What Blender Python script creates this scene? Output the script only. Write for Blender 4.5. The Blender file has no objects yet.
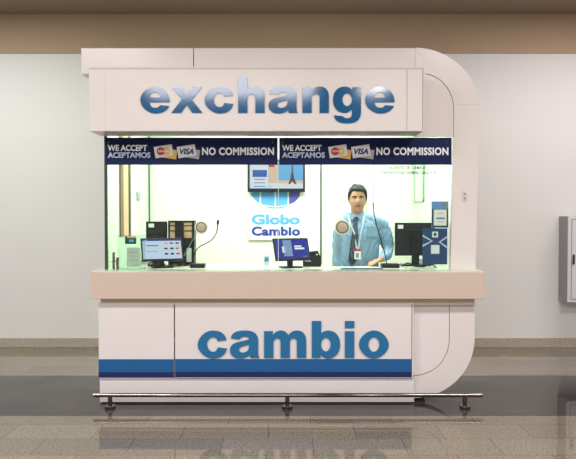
import bpy, bmesh, math, random
from mathutils import Vector, Matrix, noise
random.seed(7)
SC = bpy.context.scene
COL = SC.collection
R = math.radians

# ------------------------------------------------------------------ camera
F = 650.0
CX, CY = 288.0, 229.5
PITCH = math.atan(14.5 / F)
HC = 1.6
cd = bpy.data.cameras.new('camera'); cam = bpy.data.objects.new('camera', cd); COL.objects.link(cam)
cd.sensor_width = 36.0; cd.lens = 36.0 * F / 576.0; cd.clip_start = 0.05; cd.clip_end = 200
cam.location = (0, 0, HC); cam.rotation_euler = (R(90) - PITCH, 0, 0)
SC.camera = cam

def P(px, py, Y):
    dx = (px - CX) / F; dy = (CY - py) / F
    d = Vector((dx, math.cos(PITCH) + dy * math.sin(PITCH), -math.sin(PITCH) + dy * math.cos(PITCH)))
    t = Y / d.y
    return Vector((d.x * t, Y, HC + d.z * t))
def X(px, Y, py=215): return P(px, py, Y).x
def Z(py, Y): return P(CX, py, Y).z
def floorY(py):
    dy = (CY - py) / F
    return (math.cos(PITCH) + dy * math.sin(PITCH)) * HC / (math.sin(PITCH) - dy * math.cos(PITCH))

# ------------------------------------------------------------------ materials
def srgb(c):
    return tuple(((v / 255) / 12.92 if v / 255 <= 0.04045 else ((v / 255 + 0.055) / 1.055) ** 2.4) for v in c) + (1,)
def mat(name, rgb, rough=0.5, metal=0.0, noise_amt=0.0, noise_scale=8, bump=0.0, bump_scale=60, spec=0.5, coat=0.0, emit=None, es=0.0, trans=0.0):
    m = bpy.data.materials.new(name); m.use_nodes = True
    nt = m.node_tree; b = nt.nodes['Principled BSDF']
    c = srgb(rgb)
    b.inputs['Base Color'].default_value = c
    b.inputs['Roughness'].default_value = rough
    b.inputs['Metallic'].default_value = metal
    b.inputs['Specular IOR Level'].default_value = spec
    b.inputs['Coat Weight'].default_value = coat
    b.inputs['Coat Roughness'].default_value = 0.12
    if emit: 
        b.inputs['Emission Color'].default_value = srgb(emit); b.inputs['Emission Strength'].default_value = es
    tc = nt.nodes.new('ShaderNodeTexCoord')
    if noise_amt:
        n = nt.nodes.new('ShaderNodeTexNoise'); n.inputs['Scale'].default_value = noise_scale; n.inputs['Detail'].default_value = 5
        nt.links.new(tc.outputs['Object'], n.inputs['Vector'])
        mx = nt.nodes.new('ShaderNodeMix'); mx.data_type = 'RGBA'
        mx.inputs[6].default_value = tuple(v * (1 - noise_amt) for v in c[:3]) + (1,)
        mx.inputs[7].default_value = tuple(min(1, v * (1 + noise_amt)) for v in c[:3]) + (1,)
        nt.links.new(n.outputs['Fac'], mx.inputs[0]); nt.links.new(mx.outputs[2], b.inputs['Base Color'])
    if bump:
        n2 = nt.nodes.new('ShaderNodeTexNoise'); n2.inputs['Scale'].default_value = bump_scale; n2.inputs['Detail'].default_value = 3
        nt.links.new(tc.outputs['Object'], n2.inputs['Vector'])
        bp = nt.nodes.new('ShaderNodeBump'); bp.inputs['Strength'].default_value = bump; bp.inputs['Distance'].default_value = 0.01
        nt.links.new(n2.outputs['Fac'], bp.inputs['Height']); nt.links.new(bp.outputs['Normal'], b.inputs['Normal'])
    return m

def glass_mat(name, tint, refl=0.06, rough=0.0):
    m = bpy.data.materials.new(name); m.use_nodes = True
    nt = m.node_tree; nt.nodes.clear()
    out = nt.nodes.new('ShaderNodeOutputMaterial'); mix = nt.nodes.new('ShaderNodeMixShader')
    tr = nt.nodes.new('ShaderNodeBsdfTransparent'); gl = nt.nodes.new('ShaderNodeBsdfGlossy')
    lw = nt.nodes.new('ShaderNodeFresnel'); lw.inputs['IOR'].default_value = 1.3
    tr.inputs['Color'].default_value = tuple(tint) + (1,)
    gl.inputs['Roughness'].default_value = rough
    nt.links.new(lw.outputs['Fac'], mix.inputs[0])
    nt.links.new(tr.outputs[0], mix.inputs[1]); nt.links.new(gl.outputs[0], mix.inputs[2])
    nt.links.new(mix.outputs[0], out.inputs['Surface'])
    return m

def granite(name, base, dark, light, rough, tile=None, band=None):
    m = bpy.data.materials.new(name); m.use_nodes = True
    nt = m.node_tree; b = nt.nodes['Principled BSDF']; L = nt.links
    tc = nt.nodes.new('ShaderNodeNewGeometry')
    def nz(scale, detail, lo, hi):
        n = nt.nodes.new('ShaderNodeTexNoise'); n.inputs['Scale'].default_value = scale; n.inputs['Detail'].default_value = detail
        L.new(tc.outputs['Position'], n.inputs['Vector'])
        r = nt.nodes.new('ShaderNodeMapRange'); r.inputs[1].default_value = lo; r.inputs[2].default_value = hi
        L.new(n.outputs['Fac'], r.inputs[0]); return r.outputs[0]
    def mixc(f, a, c, const=None):
        x = nt.nodes.new('ShaderNodeMix'); x.data_type = 'RGBA'
        if hasattr(f, 'node'): L.new(f, x.inputs[0])
        else: x.inputs[0].default_value = f
        for i, v in ((6, a), (7, c)):
            if hasattr(v, 'node'): L.new(v, x.inputs[i])
            else: x.inputs[i].default_value = v
        return x.outputs[2]
    c = mixc(nz(70, 3, 0.50, 0.68), srgb(base), srgb(dark))
    c = mixc(nz(95, 2, 0.56, 0.70), c, srgb(light))
    c = mixc(nz(1.3, 3, 0.3, 0.75), c, mixc(0.86, srgb(dark), c))
    if band:
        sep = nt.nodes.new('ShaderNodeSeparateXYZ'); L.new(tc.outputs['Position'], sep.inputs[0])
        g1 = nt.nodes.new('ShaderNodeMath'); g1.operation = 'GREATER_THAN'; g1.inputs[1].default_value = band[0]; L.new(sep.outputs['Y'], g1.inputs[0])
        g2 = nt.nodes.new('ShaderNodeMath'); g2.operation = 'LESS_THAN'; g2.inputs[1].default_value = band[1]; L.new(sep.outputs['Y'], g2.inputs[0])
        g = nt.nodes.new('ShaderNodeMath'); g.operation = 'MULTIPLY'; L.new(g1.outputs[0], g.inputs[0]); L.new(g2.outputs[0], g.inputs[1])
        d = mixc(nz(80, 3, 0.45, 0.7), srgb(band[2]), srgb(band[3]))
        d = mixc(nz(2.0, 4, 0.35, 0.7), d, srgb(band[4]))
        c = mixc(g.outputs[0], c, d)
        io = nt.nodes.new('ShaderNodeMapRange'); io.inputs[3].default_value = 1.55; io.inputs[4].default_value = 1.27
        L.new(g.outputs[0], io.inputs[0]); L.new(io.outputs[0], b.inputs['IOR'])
    if tile:
        mp = nt.nodes.new('ShaderNodeMapping'); mp.inputs['Location'].default_value = (-tile[2], -tile[3], 0)
        L.new(tc.outputs['Position'], mp.inputs['Vector'])
        br = nt.nodes.new('ShaderNodeTexBrick'); br.offset = 0.5; br.squash = 1.0
        br.inputs['Scale'].default_value = 1.0; br.inputs['Brick Width'].default_value = tile[0]; br.inputs['Row Height'].default_value = tile[1]
        br.inputs['Mortar Size'].default_value = 0.0028; br.inputs['Mortar Smooth'].default_value = 0.0
        br.inputs['Color1'].default_value = (0.84, 0.84, 0.84, 1); br.inputs['Color2'].default_value = (1.08, 1.07, 1.05, 1)
        br.inputs['Mortar'].default_value = (0.40, 0.38, 0.36, 1)
        L.new(mp.outputs[0], br.inputs['Vector'])
        mu = nt.nodes.new('ShaderNodeMix'); mu.data_type = 'RGBA'; mu.blend_type = 'MULTIPLY'; mu.inputs[0].default_value = 1.0
        L.new(c, mu.inputs[6]); L.new(br.outputs['Color'], mu.inputs[7]); c = mu.outputs[2]
    L.new(c, b.inputs['Base Color'])
    b.inputs['Roughness'].default_value = rough
    b.inputs['IOR'].default_value = 1.65
    return m

M = {}
M['white'] = mat('white_laminate', (226, 217, 213), 0.26, noise_amt=0.015, noise_scale=3, spec=0.45)
M['white_low'] = mat('white_laminate_satin', (229, 221, 220), 0.3, noise_amt=0.015, noise_scale=3)
M['groove'] = mat('dark_groove', (120, 108, 104), 0.6, noise_amt=0.05)
M['seam'] = mat('pale_seam', (178, 165, 160), 0.5, noise_amt=0.03)
M['counter'] = mat('tan_laminate', (208, 187, 172), 0.34, noise_amt=0.02, noise_scale=5)
M['worktop'] = mat('pale_worktop', (205, 214, 190), 0.25, noise_amt=0.02)
M['recess'] = mat('taupe_recess', (212, 193, 174), 0.5, noise_amt=0.03)
M['inner'] = mat('interior_white', (232, 238, 226), 0.35, noise_amt=0.01)
M['inner_seam'] = mat('interior_seam', (150, 178, 150), 0.5, noise_amt=0.03)
M['seam_dark'] = mat('dark_green_edge', (45, 66, 50), 0.4, noise_amt=0.05)
M['side'] = mat('side_panel_green_white', (205, 226, 204), 0.2, noise_amt=0.02)
M['glass'] = glass_mat('clear_glass', (0.955, 0.99, 0.955))
M['glass_edge'] = mat('glass_edge_green', (196, 228, 196), 0.2, noise_amt=0.04)
M['letter'] = mat('blue_mirror_acrylic', (24, 92, 140), 0.09, noise_amt=0.02, spec=0.6)
M['letter2'] = mat('blue_matt_acrylic', (28, 108, 156), 0.35, noise_amt=0.03)
M['stripe'] = mat('blue_stripe', (24, 92, 150), 0.3, noise_amt=0.03)
M['navy_stripe'] = mat('navy_stripe', (24, 38, 92), 0.3, noise_amt=0.03)
M['banner'] = mat('navy_banner_vinyl', (20, 31, 76), 0.5, spec=0.15, noise_amt=0.25, noise_scale=1.4)
M['print_white'] = mat('white_print', (240, 242, 246), 0.5, noise_amt=0.01)
M['print_pale'] = mat('pale_blue_print', (196, 214, 240), 0.5, noise_amt=0.01)
M['card'] = mat('white_card', (226, 224, 220), 0.4, noise_amt=0.02)
M['gold'] = mat('gold_card', (222, 178, 70), 0.35, noise_amt=0.06)
M['silver'] = mat('silver_card', (168, 168, 172), 0.35, noise_amt=0.05)
M['red'] = mat('red_print', (190, 40, 52), 0.4, noise_amt=0.02)
M['yellow'] = mat('yellow_print', (236, 186, 88), 0.4, noise_amt=0.02)
M['visa'] = mat('blue_print', (22, 40, 118), 0.4, noise_amt=0.02)
M['black'] = mat('black_plastic', (16, 17, 19), 0.4, spec=0.3, noise_amt=0.1, bump=0.05, bump_scale=200)
M['black_back'] = mat('black_ribbed_plastic', (24, 27, 25), 0.5, spec=0.25, noise_amt=0.1, bump=0.05, bump_scale=150)
M['steel'] = mat('brushed_steel', (125, 118, 114), 0.12, metal=1.0, noise_amt=0.02, noise_scale=3)
M['dark_steel'] = mat('dark_steel', (120, 112, 106), 0.25, metal=1.0, noise_amt=0.05)
M['paper'] = mat('white_paper', (228, 234, 232), 0.6, noise_amt=0.02)
def paper_mat(name, rgb, amt=0.03, sc=10, tr=0.45):
    m = mat(name, rgb, 0.6, noise_amt=amt, noise_scale=sc); nt = m.node_tree
    b = nt.nodes['Principled BSDF']; out = nt.nodes['Material Output']
    t = nt.nodes.new('ShaderNodeBsdfTranslucent'); mx = nt.nodes.new('ShaderNodeMixShader'); mx.inputs[0].default_value = tr
    src = b.inputs['Base Color'].links[0].from_socket; nt.links.new(src, t.inputs['Color'])
    nt.links.new(b.outputs[0], mx.inputs[1]); nt.links.new(t.outputs[0], mx.inputs[2]); nt.links.new(mx.outputs[0], out.inputs['Surface'])
    return m
M['cream'] = mat('cream_paper', (244, 240, 196), 0.6, noise_amt=0.03)
M['acrylic'] = glass_mat('clear_acrylic', (0.86, 0.92, 0.9), rough=0.05)
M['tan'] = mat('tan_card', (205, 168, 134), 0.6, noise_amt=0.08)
M['brown'] = mat('brown_reflection', (112, 84, 62), 0.5, noise_amt=0.15, noise_scale=14)  # tone of the imitated reflection on the side pane
M['grey_metal'] = mat('grey_painted_metal', (150, 148, 150), 0.4, noise_amt=0.03)
M['cab_white'] = mat('white_painted_metal', (214, 211, 214), 0.35, noise_amt=0.015)
M['poster_blue'] = paper_mat('blue_poster', (48, 88, 142), 0.15, 12, 0.35)
M['leaf'] = paper_mat('thin_white_paper', (236, 240, 238), 0.01, 10, 0.7)
M['leaf_cream'] = paper_mat('thin_cream_paper', (232, 230, 186), 0.02)
M['poster_pale'] = paper_mat('pale_blue_poster', (128, 170, 220), 0.1, 14)
M['print_dark'] = mat('dark_print', (22, 44, 46), 0.6, noise_amt=0.05)
M['logo_sky'] = mat('sky_blue_logo', (88, 164, 226), 0.35, noise_amt=0.08, noise_scale=9)
M['logo_navy'] = mat('navy_logo', (36, 58, 152), 0.35, noise_amt=0.05)
M['logo_violet'] = mat('violet_logo', (84, 84, 176), 0.35, noise_amt=0.05)
M['disc'] = mat('bronze_disc', (212, 184, 168), 0.35, noise_amt=0.06)
M['disc_ring'] = mat('pale_ring', (236, 228, 218), 0.3, noise_amt=0.04)
M['disc_dark'] = mat('dark_ring', (128, 104, 94), 0.4, noise_amt=0.06)
M['cable'] = mat('grey_cable', (150, 160, 146), 0.5, noise_amt=0.03)
M['skin'] = mat('skin', (190, 141, 112), 0.5, noise_amt=0.05, noise_scale=20)
M['lips'] = mat('lips', (150, 88, 78), 0.5, noise_amt=0.05)
M['brow'] = mat('brow_skin', (58, 42, 36), 0.7, noise_amt=0.1)
M['hair'] = mat('dark_hair', (30, 30, 28), 0.6, noise_amt=0.35, noise_scale=90, bump=0.5, bump_scale=120)
M['eye'] = mat('eye_white', (205, 195, 188), 0.3, noise_amt=0.02)
M['iris'] = mat('dark_iris', (34, 24, 20), 0.2, noise_amt=0.02)
M['shirt'] = mat('light_blue_cotton', (126, 160, 190), 0.75, noise_amt=0.06, noise_scale=14, bump=0.3, bump_scale=18)
M['tie'] = mat('dark_tie', (26, 34, 58), 0.6, noise_amt=0.1)
M['tie_dot'] = mat('pale_dots', (150, 165, 190), 0.6, noise_amt=0.05)
M['lanyard'] = mat('pale_lanyard', (190, 208, 226), 0.6, noise_amt=0.05)
M['trousers'] = mat('navy_trousers', (30, 34, 48), 0.8, noise_amt=0.1)
M['shoe'] = mat('black_leather', (18, 17, 17), 0.3, noise_amt=0.1)
M['wall'] = mat('cream_wall_paint', (226, 223, 220), 0.55, noise_amt=0.012, noise_scale=2)
M['band'] = mat('brown_wall_paint', (182, 154, 126), 0.6, noise_amt=0.03, noise_scale=6)
M['ceil'] = mat('taupe_ceiling', (150, 128, 110), 0.8, noise_amt=0.03)
M['base'] = granite('granite_baseboard', (182, 170, 152), (140, 128, 112), (204, 192, 174), 0.2)
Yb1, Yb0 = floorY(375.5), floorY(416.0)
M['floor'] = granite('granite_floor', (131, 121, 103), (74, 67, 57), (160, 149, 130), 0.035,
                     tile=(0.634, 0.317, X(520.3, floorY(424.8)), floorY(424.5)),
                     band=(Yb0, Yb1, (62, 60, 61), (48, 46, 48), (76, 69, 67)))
def emis(name, rgb, s): return mat(name, (0, 0, 0), 0.2, emit=rgb, es=s, noise_amt=0)

# ------------------------------------------------------------------ helpers
def wloc(o):
    v = Vector((0, 0, 0))
    while o: v += o.location; o = o.parent
    return v
def link(name, bm, m, parent=None, local=False, smooth=False, mats=None):
    me = bpy.data.meshes.new(name)
    if parent is not None and not local: bmesh.ops.translate(bm, vec=-wloc(parent), verts=bm.verts)
    bmesh.ops.recalc_face_normals(bm, faces=bm.faces)
    bm.to_mesh(me); bm.free()
    for x in (mats or [m]): me.materials.append(x)
    if smooth:
        for p in me.polygons: p.use_smooth = True
        try: me.set_sharp_from_angle(angle=R(40))
        except Exception: pass
    o = bpy.data.objects.new(name, me); COL.objects.link(o)
    if parent is not None: o.parent = parent
    return o
def root(name, label, cat, loc=(0, 0, 0), group=None, rz=0):
    o = bpy.data.objects.new(name, None); COL.objects.link(o); o.location = loc; o.rotation_euler = (0, 0, rz)
    o.empty_display_size = 0.05
    return tag(o, label, cat, group)
def tag(o, label, cat, group=None):
    o['label'] = label; o['category'] = cat; o['kind'] = 'thing'
    if group: o['group'] = group
    return o
def struct(name, bm, m):
    o = link(name, bm, m); o['kind'] = 'structure'; return o
def B(): return bmesh.new()
def box(bm, x0, x1, y0, y1, z0, z1, bev=0.0, seg=2, mi=0):
    x0, x1 = sorted((x0, x1)); y0, y1 = sorted((y0, y1)); z0, z1 = sorted((z0, z1))
    vs = [bm.verts.new((x, y, z)) for x in (x0, x1) for y in (y0, y1) for z in (z0, z1)]
    fs = []
    for q in ((0, 1, 3, 2), (4, 6, 7, 5), (0, 4, 5, 1), (2, 3, 7, 6), (0, 2, 6, 4), (1, 5, 7, 3)):
        f = bm.faces.new([vs[i] for i in q]); f.material_index = mi; fs.append(f)
    bmesh.ops.recalc_face_normals(bm, faces=fs)
    if bev > 0:
        es = list({e for f in fs for e in f.edges})
        bmesh.ops.bevel(bm, geom=es, offset=bev, segments=seg, profile=0.5, affect='EDGES')
    return bm
def pbox(bm, a, b, Y0, Y1, bev=0.0, Yref=None):
    """box whose front face at depth Y0 spans the picture rectangle a=(px,py) to b=(px,py)"""
    p = P(a[0], a[1], Y0); q = P(b[0], b[1], Y0)
    return box(bm, p.x, q.x, Y0, Y1, p.z, q.z, bev)
def prism(bm, pts, y0, y1, mi=0):
    """pts: (x,z) outline extruded from y0 to y1"""
    a = [bm.verts.new((x, y0, z)) for x, z in pts]; b = [bm.verts.new((x, y1, z)) for x, z in pts]
    n = len(pts)
    fs = [bm.faces.new(a), bm.faces.new(b[::-1])]
    for i in range(n): fs.append(bm.faces.new((a[i], b[i], b[(i + 1) % n], a[(i + 1) % n])))
    for f in fs: f.material_index = mi
    return bm
def rest(bm, z):
    for v in bm.verts: v.co.z = max(v.co.z, z)
    return bm
def tube(bm, pts, r, n=10, cap=True):
    pts = [Vector(p) for p in pts]; rr = r if isinstance(r, (list, tuple)) else [r] * len(pts)
    rings = []; up = None
    for i, p in enumerate(pts):
        t = (pts[min(i + 1, len(pts) - 1)] - pts[max(i - 1, 0)]).normalized()
        if up is None: up = t.orthogonal().normalized()
        up = (up - t * up.dot(t)).normalized(); s = t.cross(up)
        rings.append([bm.verts.new(p + (up * math.cos(2 * math.pi * k / n) + s * math.sin(2 * math.pi * k / n)) * rr[i]) for k in range(n)])
    for a, b in zip(rings, rings[1:]):
        for k in range(n): bm.faces.new((a[k], a[(k + 1) % n], b[(k + 1) % n], b[k]))
    if cap: bm.faces.new(rings[0][::-1]); bm.faces.new(rings[-1])
    return bm
def lathe(bm, prof, c=(0, 0, 0), axis='Z', n=28):
    """prof: (radius, height) list around an axis through c; closed at the ends"""
    c = Vector(c); rings = []
    for r, h in prof:
        ring = []
        for k in range(n):
            a = 2 * math.pi * k / n
            v = Vector((r * math.cos(a), r * math.sin(a), h)) if axis == 'Z' else Vector((r * math.cos(a), h, r * math.sin(a))) if axis == 'Y' else Vector((h, r * math.cos(a), r * math.sin(a)))
            ring.append(bm.verts.new(c + v))
        rings.append(ring)
    for a, b in zip(rings, rings[1:]):
        for k in range(n): bm.faces.new((a[k], a[(k + 1) % n], b[(k + 1) % n], b[k]))
    bm.faces.new(rings[0][::-1]); bm.faces.new(rings[-1])
    return bm
def bez(p0, p1, p2, p3, n=14):
    p0, p1, p2, p3 = map(Vector, (p0, p1, p2, p3))
    return [p0 * (1 - t) ** 3 + p1 * 3 * t * (1 - t) ** 2 + p2 * 3 * t * t * (1 - t) + p3 * t ** 3 for t in [i / n for i in range(n + 1)]]

def eval_curve(cu):
    o = bpy.data.objects.new('tmp', cu); COL.objects.link(o)
    dg = bpy.context.evaluated_depsgraph_get(); dg.update()
    me = bpy.data.meshes.new_from_object(o.evaluated_get(dg))
    bpy.data.objects.remove(o); bpy.data.curves.remove(cu)
    return me
def flat_to_wall(bm, me, x0, x1, z0, z1, yf, depth, keep=False):
    """stretch a flat x/y mesh to the wall rectangle; its front at yf, depth backwards"""
    xs = [v.co.x for v in me.vertices]; ys = [v.co.y for v in me.vertices]; zs = [v.co.z for v in me.vertices]
    ax, bx, ay, by, az, bz = min(xs), max(xs), min(ys), max(ys), min(zs), max(zs)
    sx = (x1 - x0) / (bx - ax); sz = (z1 - z0) / (by - ay)
    off = len(bm.verts)
    t = bmesh.new(); t.from_mesh(me)
    for v in t.verts:
        c = v.co.copy()
        v.co = Vector((x0 + (c.x - ax) * sx, yf + (bz - c.z) / max(1e-9, bz - az) * depth, z0 + (c.y - ay) * sz))
    tmp = bpy.data.meshes.new('t'); t.to_mesh(tmp); t.free(); bm.from_mesh(tmp)
    bpy.data.meshes.remove(tmp); bpy.data.meshes.remove(me)
    return bm
def text_mesh(s, offset=0.0, shear=0.0, spacing=1.0):
    cu = bpy.data.curves.new('t', 'FONT'); cu.body = s; cu.size = 1; cu.offset = offset; cu.extrude = 0.02; cu.shear = shear
    cu.space_character = spacing; cu.resolution_u = 4; cu.fill_mode = 'BOTH'
    return eval_curve(cu)
def lettering(name, s, a, b, Y, m, parent, depth=0.0015, offset=0.02, shear=0.0, spacing=1.0, bm_only=False, bm=None):
    """text stretched to the picture rectangle a..b on the plane at depth Y"""
    p, q = P(a[0], a[1], Y), P(b[0], b[1], Y)
    bm = bm or B()
    flat_to_wall(bm, text_mesh(s, offset, shear, spacing), p.x, q.x, q.z, p.z, Y, depth)
    return bm if bm_only else link(name, bm, m, parent)

# ------------------------------------------------------------------ heavy grotesque letters (own outlines, units of 1062 to the x-height)
G = {
 'o': [[(58, 531), ('V', 682, 1086), ('H', 1306, 531), ('V', 682, -24), ('H', 58, 531)], [(450, 531), ('V', 682, 825), ('H', 914, 531), ('V', 682, 238), ('H', 450, 531)]],
 'c': [[(1262, 715), ('C', 1220, 960, 1010, 1086, 690, 1086), ('H', 58, 531), ('V', 682, -24), ('C', 1040, -24, 1220, 120, 1285, 370), (905, 415), ('C', 865, 300, 800, 238, 690, 238), ('H', 450, 531), ('V', 690, 828), ('C', 800, 828, 870, 775, 890, 672)]],
 'e': [[(1306, 440), (1306, 490), ('V', 682, 1086), ('H', 58, 531), ('V', 690, -24), ('C', 1010, -24, 1190, 90, 1288, 285), (905, 322), ('C', 850, 245, 790, 212, 700, 212), ('C', 560, 212, 470, 290, 455, 440)], [(455, 635), ('V', 684, 862), ('H', 912, 635)]],
 'x': [[(30, 1062), (470, 1062), (672, 755), (885, 1062), (1305, 1062), (893, 545), (1336, 0), (895, 0), (665, 325), (430, 0), (8, 0), (450, 545)]],
 'h': [[(120, 0), (120, 1466), (512, 1466), (512, 928), ('C', 600, 1030, 720, 1086, 860, 1086), ('C', 1110, 1086, 1248, 930, 1248, 660), (1248, 0), (853, 0), (853, 580), ('C', 853, 710, 800, 778, 700, 778), ('C', 585, 778, 515, 700, 515, 540), (515, 0)]],
 'n': [[(120, 0), (120, 1062), (486, 1062), (486, 890), ('C', 590, 1030, 710, 1086, 860, 1086), ('C', 1110, 1086, 1248, 930, 1248, 660), (1248, 0), (853, 0), (853, 580), ('C', 853, 710, 800, 778, 700, 778), ('C', 585, 778, 515, 700, 515, 540), (515, 0)]],
 'm': [[(120, 0), (120, 1062), (485, 1062), (485, 905), ('C', 590, 1030, 690, 1086, 830, 1086), ('C', 980, 1086, 1080, 1025, 1140, 900), ('C', 1250, 1035, 1350, 1086, 1500, 1086), ('C', 1760, 1086, 1895, 930, 1895, 660), (1895, 0), (1502, 0), (1502, 590), ('C', 1502, 715, 1455, 778, 1370, 778), ('C', 1265, 778, 1205, 695, 1205, 560), (1205, 0), (812, 0), (812, 590), ('C', 812, 715, 765, 778, 680, 778), ('C', 575, 778, 515, 695, 515, 560), (515, 0)]],
 'b': [[(115, 0), (115, 1466), (512, 1466), (512, 975), ('C', 600, 1050, 700, 1086, 810, 1086), ('C', 1110, 1086, 1308, 870, 1308, 540), ('C', 1308, 200, 1110, -24, 800, -24), ('C', 660, -24, 570, 30, 485, 125), (485, 0)], [(508, 530), ('V', 708, 805), ('H', 910, 535), ('V', 708, 252), ('H', 508, 530)]],
 'i': [[(145, 0), (145, 1062), (540, 1062), (540, 0)], [(145, 1190), (145, 1466), (540, 1466), (540, 1190)]],
 'a': [[(465, 740), (90, 780), ('C', 120, 985, 270, 1086, 670, 1086), ('C', 1080, 1086, 1238, 960, 1238, 640), (1238, 230), ('C', 1238, 110, 1248, 60, 1288, 0), (915, 0), ('C', 895, 40, 885, 70, 880, 115), ('C', 760, 20, 640, -24, 470, -24), ('C', 210, -24, 50, 100, 50, 300), ('C', 50, 480, 160, 580, 420, 635), ('C', 660, 685, 760, 700, 850, 735), ('C', 850, 820, 800, 850, 690, 850), ('C', 570, 850, 490, 820, 465, 740)], [(850, 540), ('C', 770, 505, 690, 485, 600, 465), ('C', 490, 440, 435, 390, 435, 320), ('C', 435, 250, 490, 208, 575, 208), ('C', 740, 208, 850, 305, 850, 450)]],
 'g': [[(878, 1062), (1248, 1062), (1248, 60), ('C', 1248, -290, 1060, -431, 660, -431), ('C', 290, -431, 108, -310, 108, -95), (490, -140), ('C', 515, -195, 565, -218, 655, -218), ('C', 800, -218, 865, -150, 865, 0), (865, 150), ('C', 770, 50, 670, 0, 550, 0), ('C', 240, 0, 55, 230, 55, 545), ('C', 55, 870, 240, 1086, 555, 1086), ('C', 690, 1086, 790, 1040, 878, 930)], [(455, 545), ('V', 655, 808), ('H', 862, 540), ('V', 655, 282), ('H', 455, 545)]],
}
ADV = {'m': 2015, 'i': 683}
def glyph_contours(ch, n=10):
    out = []
    for c in G[ch]:
        pts = [Vector((c[0][0], c[0][1]))]
        k = 0.58
        for s in c[1:]:
            p = pts[-1]
            if s[0] == 'V':
                e = Vector(s[1:]); b = bez(p, (p.x, p.y + (e.y - p.y) * k), (e.x + (p.x - e.x) * (1 - k), e.y), e, n)
                pts += [Vector((v[0], v[1])) for v in b[1:]]
            elif s[0] == 'H':
                e = Vector(s[1:]); b = bez(p, (p.x + (e.x - p.x) * k, p.y), (e.x, e.y + (p.y - e.y) * (1 - k)), e, n)
                pts += [Vector((v[0], v[1])) for v in b[1:]]
            elif s[0] == 'C':
                b = bez(p, s[1:3], s[3:5], s[5:7], n); pts += [Vector((v[0], v[1])) for v in b[1:]]
            else: pts.append(Vector(s))
        if (pts[0] - pts[-1]).length < 1: pts.pop()
        out.append(pts)
    return out
def contour_mesh(contours, ext=1.0):
    cu = bpy.data.curves.new('g', 'CURVE'); cu.dimensions = '2D'; cu.fill_mode = 'BOTH'; cu.extrude = ext
    for pts in contours:
        sp = cu.splines.new('POLY'); sp.points.add(len(pts) - 1)
        for q, v in zip(sp.points, pts): q.co = (v[0], v[1], 0, 1)
        sp.use_cyclic_u = True
    return eval_curve(cu)
def big_word(word, x0px, x1px, ybase, ytop_x, Y, depth, m, parent):
    """word with baseline / x-height lines at picture rows ybase / ytop_x between picture columns"""
    tot = sum(ADV.get(c, 1366) for c in word)
    first = G[word[0]][0]; lsb = min(p[0] if not isinstance(p[0], str) else p[-2] for p in first)
    lastw = ADV.get(word[-1], 1366); rsb = lastw - 1306
    X0, X1 = X(x0px, Y), X(x1px, Y)
    sx = (X1 - X0) / (tot - lsb - rsb)
    zb, zx = Z(ybase, Y), Z(ytop_x, Y); sz = (zx - zb) / 1062
    pen = -lsb
    for ch in word:
        cs = [[Vector((X0 + (pen + p.x) * sx, zb + p.y * sz)) for p in c] for c in glyph_contours(ch)]
        me = contour_mesh(cs, depth / 2)
        t = B(); t.from_mesh(me); bpy.data.meshes.remove(me)
        for v in t.verts: v.co = Vector((v.co.x, Y - depth / 2 - v.co.z, v.co.y))
        link('letter', t, m, parent)
        pen += ADV.get(ch, 1366)

# ------------------------------------------------------------------ planes of the place
Yp = floorY(403.5)          # plinth front
Ya = Yp + 0.03              # arch and header trim
Yc = Yp - 0.11              # counter front
Yg = Yp + 0.07              # glass
Yf = 5.2                    # sign box front
Yr = floorY(408.2)          # guard rail
Yw = floorY(347.2)          # room wall
Yk = Yp + 1.75              # kiosk's back wall
ZT = Z(271.7, Yc)           # counter top
ZB = Z(299.0, Yc)           # counter underside
PLAT = 0.12

# ------------------------------------------------------------------ the room
bm = B(); box(bm, -9, 9, -9, Yw, -0.1, 0); struct('floor', bm, M['floor'])
ZC = Z(14, Yw)
bm = B(); box(bm, -9, 9, Yw, Yw + 0.15, -0.1, ZC + 0.2); struct('wall_back', bm, M['wall'])
bm = B(); box(bm, -9, 9, -9, Yw, ZC, ZC + 0.15); struct('ceiling', bm, M['ceil'])
bm = B(); box(bm, -9, 9, Yw - 0.012, Yw, Z(53.5, Yw - 0.012), ZC, 0.004); struct('trim_1', bm, M['band'])
bm = B(); box(bm, -9, 9, Yw - 0.02, Yw, 0, Z(338.2, Yw - 0.02), 0.003); struct('baseboard_back', bm, M['base'])

# ------------------------------------------------------------------ the kiosk
K = root('exchange_kiosk', 'white currency exchange kiosk with blue lettering, lit glass booth and rounded right end', 'kiosk', (0, Yp + 0.8, 0))
XL = X(98.5, Yp); XR = X(474.5, Ya)
# header trim
trim = link('header_trim', pbox(B(), (81, 48), (193.2, 74), Ya, Ya + 0.5, 0.004), M['white'], K)
link('trim_segment', pbox(B(), (193.8, 48), (415.3, 74), Ya, Ya + 0.5, 0.004), M['white'], trim)
# sign box
bm = B(); p = P(88.5, 67, Yf); q = P(424, 131.3, Yf)
box(bm, p.x, q.x, Yf, Ya + 0.02, p.z, q.z, 0.006)
fas = link('sign_box', bm, M['white'], K)
for px in (105.3, 407): link('panel_seam', pbox(B(), (px - .25, 69), (px + .25, 129.5), Yf - 0.0006, Yf + 0.001), M['seam'], fas)
bm = B()   # thin dark lines round the sign face
pbox(bm, (89.5, 68.6), (423, 69.1), Yf - 0.0006, Yf + 0.001); pbox(bm, (422.6, 68.6), (423, 130), Yf - 0.0006, Yf + 0.001)
link('edge_line', bm, M['groove'], fas)
big_word('exchange', 141, 394, 113.0, 87.3, Yf - 0.001, 0.008, M['letter'], fas)
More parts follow.
